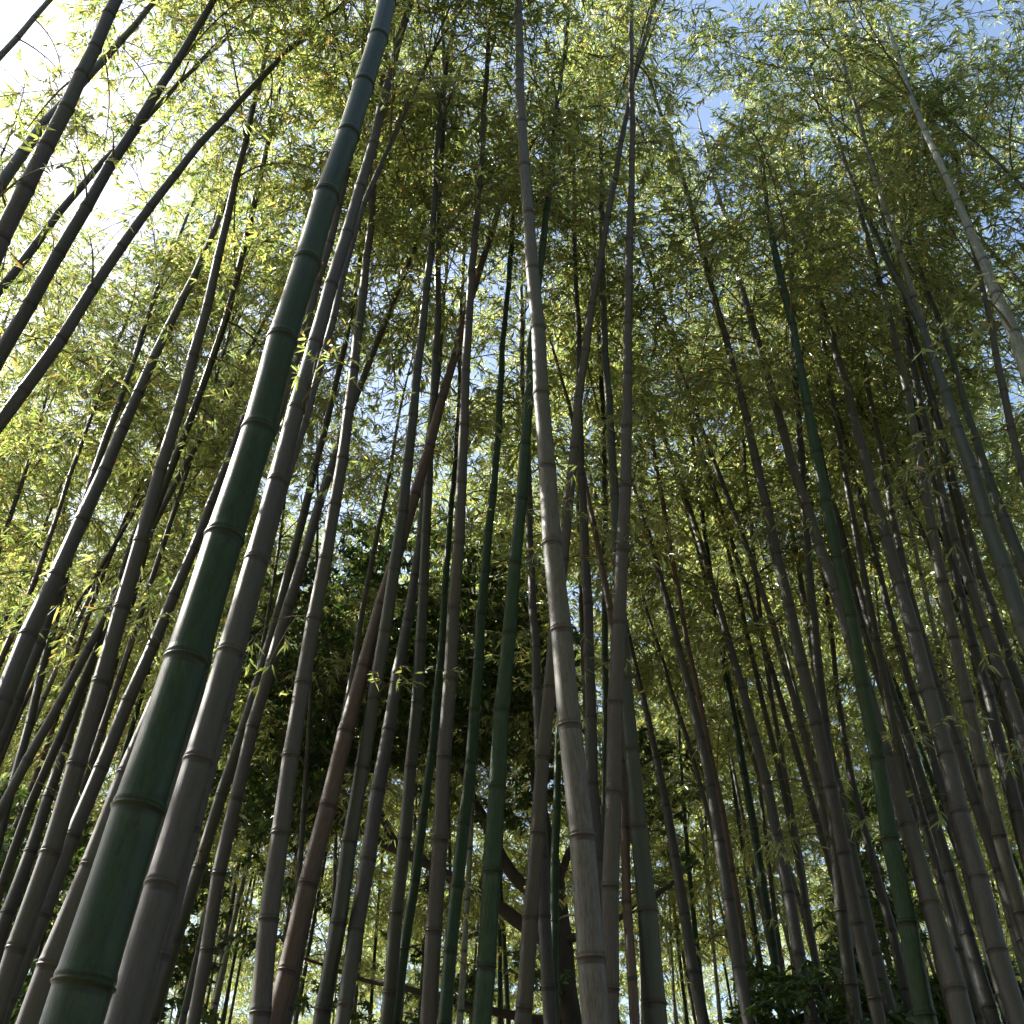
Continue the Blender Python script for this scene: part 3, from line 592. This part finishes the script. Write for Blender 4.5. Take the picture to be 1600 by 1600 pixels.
# ------------------------------------------------------------------ generic whole bamboos for the grove behind and beside
def proto_bamboo(seed, H, D, z0, mat_):
    rr = random.Random(seed); n = 40
    t = np.linspace(0, 1, n)
    ax, ay = rr.uniform(-0.6, 0.6), rr.uniform(-0.6, 0.6)
    nod = rr.uniform(0.5, 1.4); na = rr.uniform(0, 6.28)
    P = np.stack([ax * t + nod * math.cos(na) * t ** 4, ay * t + nod * math.sin(na) * t ** 4, H * t - 0.06 * H * t ** 5 - 0.1], -1)
    s = np.concatenate([[0], np.cumsum(np.linalg.norm(np.diff(P, axis=0), axis=1))]); L = s[-1]
    rf = lambda q: D / 2 * max(0.0, 1 - q / L) ** 0.8 + 0.003
    nodes, q = [], 0.2
    while q < L - 0.15:
        nodes.append(q); q += 0.34 * (0.62 + 0.7 * math.sin(math.pi * min(1, 0.12 + q / L * 0.85))) * rr.uniform(0.94, 1.06)
    cm = culm_mesh(P, rf, nodes, s, L, mat_, 10)
    VV, FF, FM, RD, off = [], [], [], [], 0
    NP = interp_path(P, s, np.array(nodes)); az0 = rr.uniform(0, 6)
    for i, p in enumerate(NP):
        if p[2] < z0 or (p[2] < z0 + 1.5 and rr.random() < 0.5): continue
        hf = (p[2] - z0) / (H - z0)
        for e in range(2):
            if rr.random() < 0.2: continue
            V, Fq, fm, rd = BR[rr.randrange(8)]
            sc = (0.7 + 0.5 * math.sin(math.pi * min(1, hf + 0.15))) * rr.uniform(0.75, 1.15)
            if hf > 0.85: sc *= 0.7
            Mx = np.array(Euler((rr.uniform(-0.3, 0.3), -rr.uniform(-0.1, 0.5), az0 + i * math.pi + (e - 0.5) * 0.9 + rr.uniform(-0.5, 0.5))).to_matrix())
            VV.append((V * sc) @ Mx.T + p); FF.append(Fq + off); FM.append(fm); RD.append(rd); off += len(V)
    wo, fo = split_mesh((np.concatenate(VV), np.concatenate(FF), np.concatenate(FM), np.concatenate(RD)), ('branches', 'foliage'), (M_TWIG, M_LEAF))
    return cm, wo, fo

PROTO = []
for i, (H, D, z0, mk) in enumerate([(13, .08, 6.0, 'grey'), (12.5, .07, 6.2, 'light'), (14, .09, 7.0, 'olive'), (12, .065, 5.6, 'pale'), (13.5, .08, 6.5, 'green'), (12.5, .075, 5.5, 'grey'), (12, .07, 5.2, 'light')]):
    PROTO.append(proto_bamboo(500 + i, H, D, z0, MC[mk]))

def place(x, y, pi, label, group, sc=1.0, rr=random):
    root = thing('bamboo', label, 'bamboo', (x, y, 0), group)
    root.rotation_euler = (rr.uniform(-0.05, 0.05), rr.uniform(-0.05, 0.05), rr.uniform(0, 6.28)); root.scale = (sc,) * 3
    for nm, me in zip(('culm', 'branches', 'foliage'), PROTO[pi]): link(bpy.data.objects.new(nm, me), root)

rr = random.Random(11)
taken = []
def ok(x, y, dmin):
    for a, b in taken:
        if (a - x) ** 2 + (b - y) ** 2 < dmin * dmin: return False
    taken.append((x, y)); return True
ZONES = [(-9, -0.42, 'slender distant bamboo in the bright yellow thicket at the lower left', 'distant bamboos at the lower left'),
         (-0.42, -0.12, 'slender distant bamboo seen behind the stems left of the dark broadleaf trunk', 'distant bamboos left of centre'),
         (-0.12, 0.14, 'slender distant bamboo seen past the thick pale grey culm', 'distant bamboos at the centre'),
         (0.14, 0.42, 'slender distant bamboo in the gap right of the central group', 'distant bamboos right of centre'),
         (0.42, 9, 'slender distant bamboo behind the dense stems of the right side', 'distant bamboos at the far right')]
LOOK = ['grey', 'whitish', 'olive', 'pale grey', 'green', 'dark grey', 'chalky']  # whitish and chalky stems have sunlight painted into their colour
for i in range(18):
    for _ in range(60):
        y = rr.uniform(6.8, 10.2); x = rr.uniform(0.34, 0.60) * y if i < 13 else -rr.uniform(0.40, 0.66) * y
        if ok(x, y, 0.7): break
    pi = rr.choice((0, 1, 2, 4, 5))
    place(x, y, pi, 'slim %s bamboo standing deeper inside the dense %s stems' % (LOOK[pi], 'right group of' if i < 13 else 'left edge group of'), 'slim bamboos inside the dense side groups', rr.uniform(1.0, 1.15), rr)
n = 0
for _ in range(9000):
    if n >= 176: break
    y = 8.6 + 13 * rr.random() ** 1.1; x = rr.uniform(-1, 1) * (0.66 * y + 2)
    if 9.2 < y < 12.5 and -3.5 < x < 2.0: continue
    if not ok(x, y, 0.95): continue
    z = [z for z in ZONES if z[0] <= x / y < z[1]][0]; pi = rr.randrange(7)
    place(x, y, pi, z[2].replace('slender', 'slender ' + LOOK[pi]), z[3], rr.uniform(0.95, 1.22) + 0.012 * (y - 10), rr); n += 1
# bamboos standing just outside the frame whose crowns reach in
n = 0
for _ in range(4000):
    if n >= 27: break
    y = rr.uniform(1.0, 11) if n < 19 else rr.uniform(2.4, 6.0); x = (-1 if n % 3 == 0 else 1) * rr.uniform(0.62 * y + 1.8, 0.62 * y + 8)
    if n >= 19: x = 0.62 * y + rr.uniform(1.7, 3.6)
    if not ok(x, y, 1.2): continue
    pi = (0, 2, 4, 5)[n % 4]; lk = {0: 'grey-stemmed', 2: 'olive-stemmed', 4: 'green-stemmed', 5: 'dark-stemmed'}[pi]
    if x < 0: place(x, y, pi, lk + ' leafy bamboo crown hanging in from beyond the left edge', 'bamboos beyond the left edge', rr.uniform(0.95, 1.15), rr)
    else: place(x, y, pi, lk + ' leafy bamboo crown hanging in from beyond the right edge', 'bamboos beyond the right edge', rr.uniform(0.95, 1.15), rr)
    n += 1
# the rest of the grove: far behind, and unseen stems added round the viewpoint to shade the culms
def mass(name, label, pts):
    root = thing(name, label, 'bamboo grove', (0, pts[0][1], 0)); root['kind'] = 'stuff'
    for x, y in pts:
        pr = PROTO[rr.choice((1, 3, 6, 1, 3, 6, 0, 2))]; sc = rr.uniform(0.95, 1.3); e = (rr.uniform(-.05, .05), rr.uniform(-.05, .05), rr.uniform(0, 6.28))
        for nm, me in zip(('culm', 'branches', 'foliage'), pr):
            o = bpy.data.objects.new(nm, me); o.location = (x, y - pts[0][1], 0); o.rotation_euler = e; o.scale = (sc,) * 3; link(o, root)
far, near = [], []
for _ in range(20000):
    if len(far) >= 160: break
    y = rr.uniform(21.7, 40); x = rr.uniform(-1, 1) * (0.66 * y + 2)
    if ok(x, y, 1.3): far.append((x, y))
for _ in range(20000):
    if len(near) >= 150: break
    x = rr.uniform(-16, 16); y = rr.uniform(-16, 6)
    if y > -0.8 and abs(x) < 0.62 * y + 10 : continue
    if math.hypot(x, y) < 1.6 or (x < -3 and y > -4): continue  # left side kept open so sun still grazes the culms
    if ok(x, y, 1.0): near.append((x, y))
mass('bamboo_thicket', 'far yellow-green bamboo thicket closing the view at the bottom between the stems', far)
mass('shading_bamboo_grove', 'unseen bamboo grove added behind and beside the viewpoint to shade the culms', near)

# ------------------------------------------------------------------ broadleaf trees
def broad_clump(seed, n=150, rad=0.42):
    g_ = np.random.default_rng(seed)
    nt_ = 9; TV, TF, off = [], [], 0; LB, LD = [], []
    for k in range(nt_):
        d = norm(g_.normal(size=3)); d[2] = abs(d[2]) * 0.6; e = d * rad * g_.uniform(0.7, 1.1)
        q = np.linspace(0, 1, 4)
        tw = e * q[:, None] + np.array([0, 0, -0.06]) * (q * q)[:, None]
        v, f, _ = tube(tw, 0.005 * (1 - 0.7 * q) + 0.001, 3); TV.append(v); TF.append(f + off); off += len(v)
        for j in range(n // nt_):
            u = 0.3 + 0.7 * g_.random() ** 0.6
            LB.append(interp_path(tw, q, np.array([u]))[0]); LD.append(norm(d * 0.6 + g_.normal(size=3) * 0.7 + np.array([0, 0, -0.25])))
    LB = np.array(LB); LD = np.array(LD); m = len(LB)
    v, f = leaves_from(LB, LD, g_.uniform(0.07, 0.12, m), g_.uniform(0.028, 0.042, m), g_, 0.25, True)
    TVa = np.concatenate(TV); TFa = np.concatenate(TF)
    return (np.concatenate([TVa, v]), np.concatenate([TFa, f + len(TVa)]), np.concatenate([np.ones(len(TFa)), np.zeros(len(f))]),
            np.concatenate([np.zeros(len(TVa)), np.repeat(g_.random(m), 6)]))
BC = [broad_clump(700 + i) for i in range(5)]

def crown_mesh(centres, scales, seed):
    q = random.Random(seed); VV, FF, FM, RD, off = [], [], [], [], 0
    for c_, s_ in zip(centres, scales):
        V, Fq, fm, rd = BC[q.randrange(5)]
        Mx = np.array(Euler((q.uniform(-0.6, 0.6), q.uniform(-0.6, 0.6), q.uniform(0, 6.28))).to_matrix())
        VV.append((V * s_) @ Mx.T + c_); FF.append(Fq + off); FM.append(fm); RD.append(rd); off += len(V)
    return split_mesh((np.concatenate(VV), np.concatenate(FF), np.concatenate(FM), np.concatenate(RD)), ('twigs', 'crown'), (M_BARK, M_BROAD))

def world_at(x, y, Yd):
    r_ = ray(x, y); return r_ * (Yd / r_[1]) + np.array([0, 0, CAMZ])

def limb(name, pts, r0, r1, root, base):
    P = np.array(pts, float); s = np.concatenate([[0], np.cumsum(np.linalg.norm(np.diff(P, axis=0), axis=1))])
    t = np.linspace(0, s[-1], 30)
    # smooth the polyline
    Q = interp_path(P, s, t)
    for _ in range(6): Q[1:-1] = (Q[:-2] + 2 * Q[1:-1] + Q[2:]) / 4
    g_ = np.random.default_rng(int(abs(P[0, 0] * 1000)) + len(P)); Q[1:-1] += g_.normal(size=(28, 3)) * r0 * 0.10
    v, f, _ = tube(Q - base, np.linspace(r0, r1, 30) * (1 + 0.06 * g_.normal(size=30)), 12)
    o = link(bpy.data.objects.new(name, mesh_np(name, v, [f], [M_BARK])), root); return o, Q

YB = 10.0
def tree_dark():
    base = world_at(905, 1600, YB); base[0] += 0.1; foot = base.copy(); foot[2] = 0
    root = thing('broadleaf_tree', 'dark evergreen broadleaf tree with slanting limbs behind the central bamboo culms', 'tree', tuple(foot))
    W = lambda x, y, d=0: world_at(x, y, YB + d)
    tr, q0 = limb('trunk', [foot + np.array([0, 0, -0.1]), W(895, 1600), W(880, 1480), W(866, 1390), W(850, 1250), W(820, 1100), W(790, 980), W(760, 880)], 0.17, 0.03, root, foot)
    limbs = [[W(880, 1500), W(820, 1440), W(720, 1380), W(620, 1325), W(520, 1275), W(450, 1232), W(395, 1180, .4)],
             [W(870, 1410), W(815, 1400), W(785, 1340), W(740, 1250, .3), W(690, 1120, .6), W(640, 1000, .8)],
             [W(866, 1390), W(885, 1340), W(930, 1260, .4), W(990, 1200, .6), W(1050, 1170, .8)],
             [W(880, 1600), W(760, 1580), W(660, 1550), W(560, 1530, .3), W(460, 1490, .3)],
             [W(620, 1325), W(560, 1200, .4), W(520, 1080, .6), W(500, 980, .6)],
             [W(880, 1470), W(960, 1440, -.3), W(1040, 1390, -.3), W(1085, 1350, -.2)]]
    Q = [q0]
    for i, l in enumerate(limbs):
        o, q = limb('branch', l, 0.075 if i < 2 else 0.045, 0.012, root, foot); Q.append(q)
    g_ = np.random.default_rng(5); cen, scs = [], []
    # a dense upper crown, thin open sprays below it
    def blob(x0, x1, y0, y1, n_, s0, s1, edge=True):
        for _ in range(n_):
            while True:
                a, b = g_.uniform(-1, 1, 2)
                if not edge or a * a + b * b < 1.0 + 0.25 * math.sin(5 * math.atan2(b, a)): break
            x = (x0 + x1) / 2 + a * (x1 - x0) / 2; y = (y0 + y1) / 2 + b * (y1 - y0) / 2
            cen.append(W(x, y, g_.uniform(-1.0, 1.8)) - foot); scs.append(g_.uniform(s0, s1))
    blob(350, 640, 900, 1250, 150, .7, 1.15); blob(500, 880, 800, 1200, 230, .7, 1.15); blob(330, 560, 1150, 1330, 55, .5, .9)
    blob(640, 900, 1080, 1300, 45, .5, .9); blob(930, 1100, 1150, 1300, 14, .5, .9)
    blob(330, 900, 1330, 1620, 20, .4, .75); blob(1030, 1110, 1340, 1400, 3, .4, .5); blob(480, 900, 1480, 1640, 12, .45, .8)
    for nm, me in zip(('twigs', 'crown'), crown_mesh(cen, scs, 3)): link(bpy.data.objects.new(nm, me), root)
tree_dark()

def bush(label, px, py_top, py_bot, Yd, wpx, n_, seed, cat='shrub', name='evergreen_shrub'):
    g_ = np.random.default_rng(seed)
    foot = world_at(px, 1600, Yd); foot[2] = 0
    root = thing(name, label, cat, tuple(foot))
    top = world_at(px, py_top, Yd)
    for k in range(4):
        e = world_at(px + g_.uniform(-.35, .35) * wpx, py_top + g_.uniform(.1, .5) * (py_bot - py_top), Yd + g_.uniform(-.5, .5))
        limb('stem', [foot + np.array([0.08 * (k - 1.5), 0, -0.1]), (foot * 0.6 + e * 0.4) + np.array([0.1 * (k - 1.5), 0, 0]), e], 0.035, 0.008, root, foot)
    cen, scs = [], []
    for _ in range(n_):
        u = g_.random() ** 0.8
        y = py_top + u * (py_bot - py_top); half = wpx / 2 * (0.45 + 0.55 * math.sqrt(u)) * math.sqrt(g_.random())
        x = px + half * (1 if g_.random() < 0.5 else -1)
        cen.append(world_at(x, y, Yd + g_.uniform(-.8, .8)) - foot); scs.append(g_.uniform(.5, .95))
    for nm, me in zip(('twigs', 'crown'), crown_mesh(cen, scs, seed)): link(bpy.data.objects.new(nm, me), root)
bush('dark evergreen shrub filling the bottom edge right of centre, under the smooth arching culm', 1275, 1535, 1780, 7.5, 260, 65, 21)
bush('dark evergreen shrub at the foot of the dense right bamboo group', 1530, 1520, 1760, 8.5, 200, 60, 22)
bush('small dark evergreen tree behind the thick deep green culm at the lower right', 1375, 1215, 1700, 10.5, 120, 70, 23, 'tree', 'evergreen_tree')
bush('dark leafy shrub behind the culms at the lower left edge', 60, 1230, 1700, 8.0, 190, 60, 24)
bush('dark evergreen shrub behind the thickest green culm, left of the broadleaf tree', 250, 1130, 1600, 9.5, 130, 46, 25)
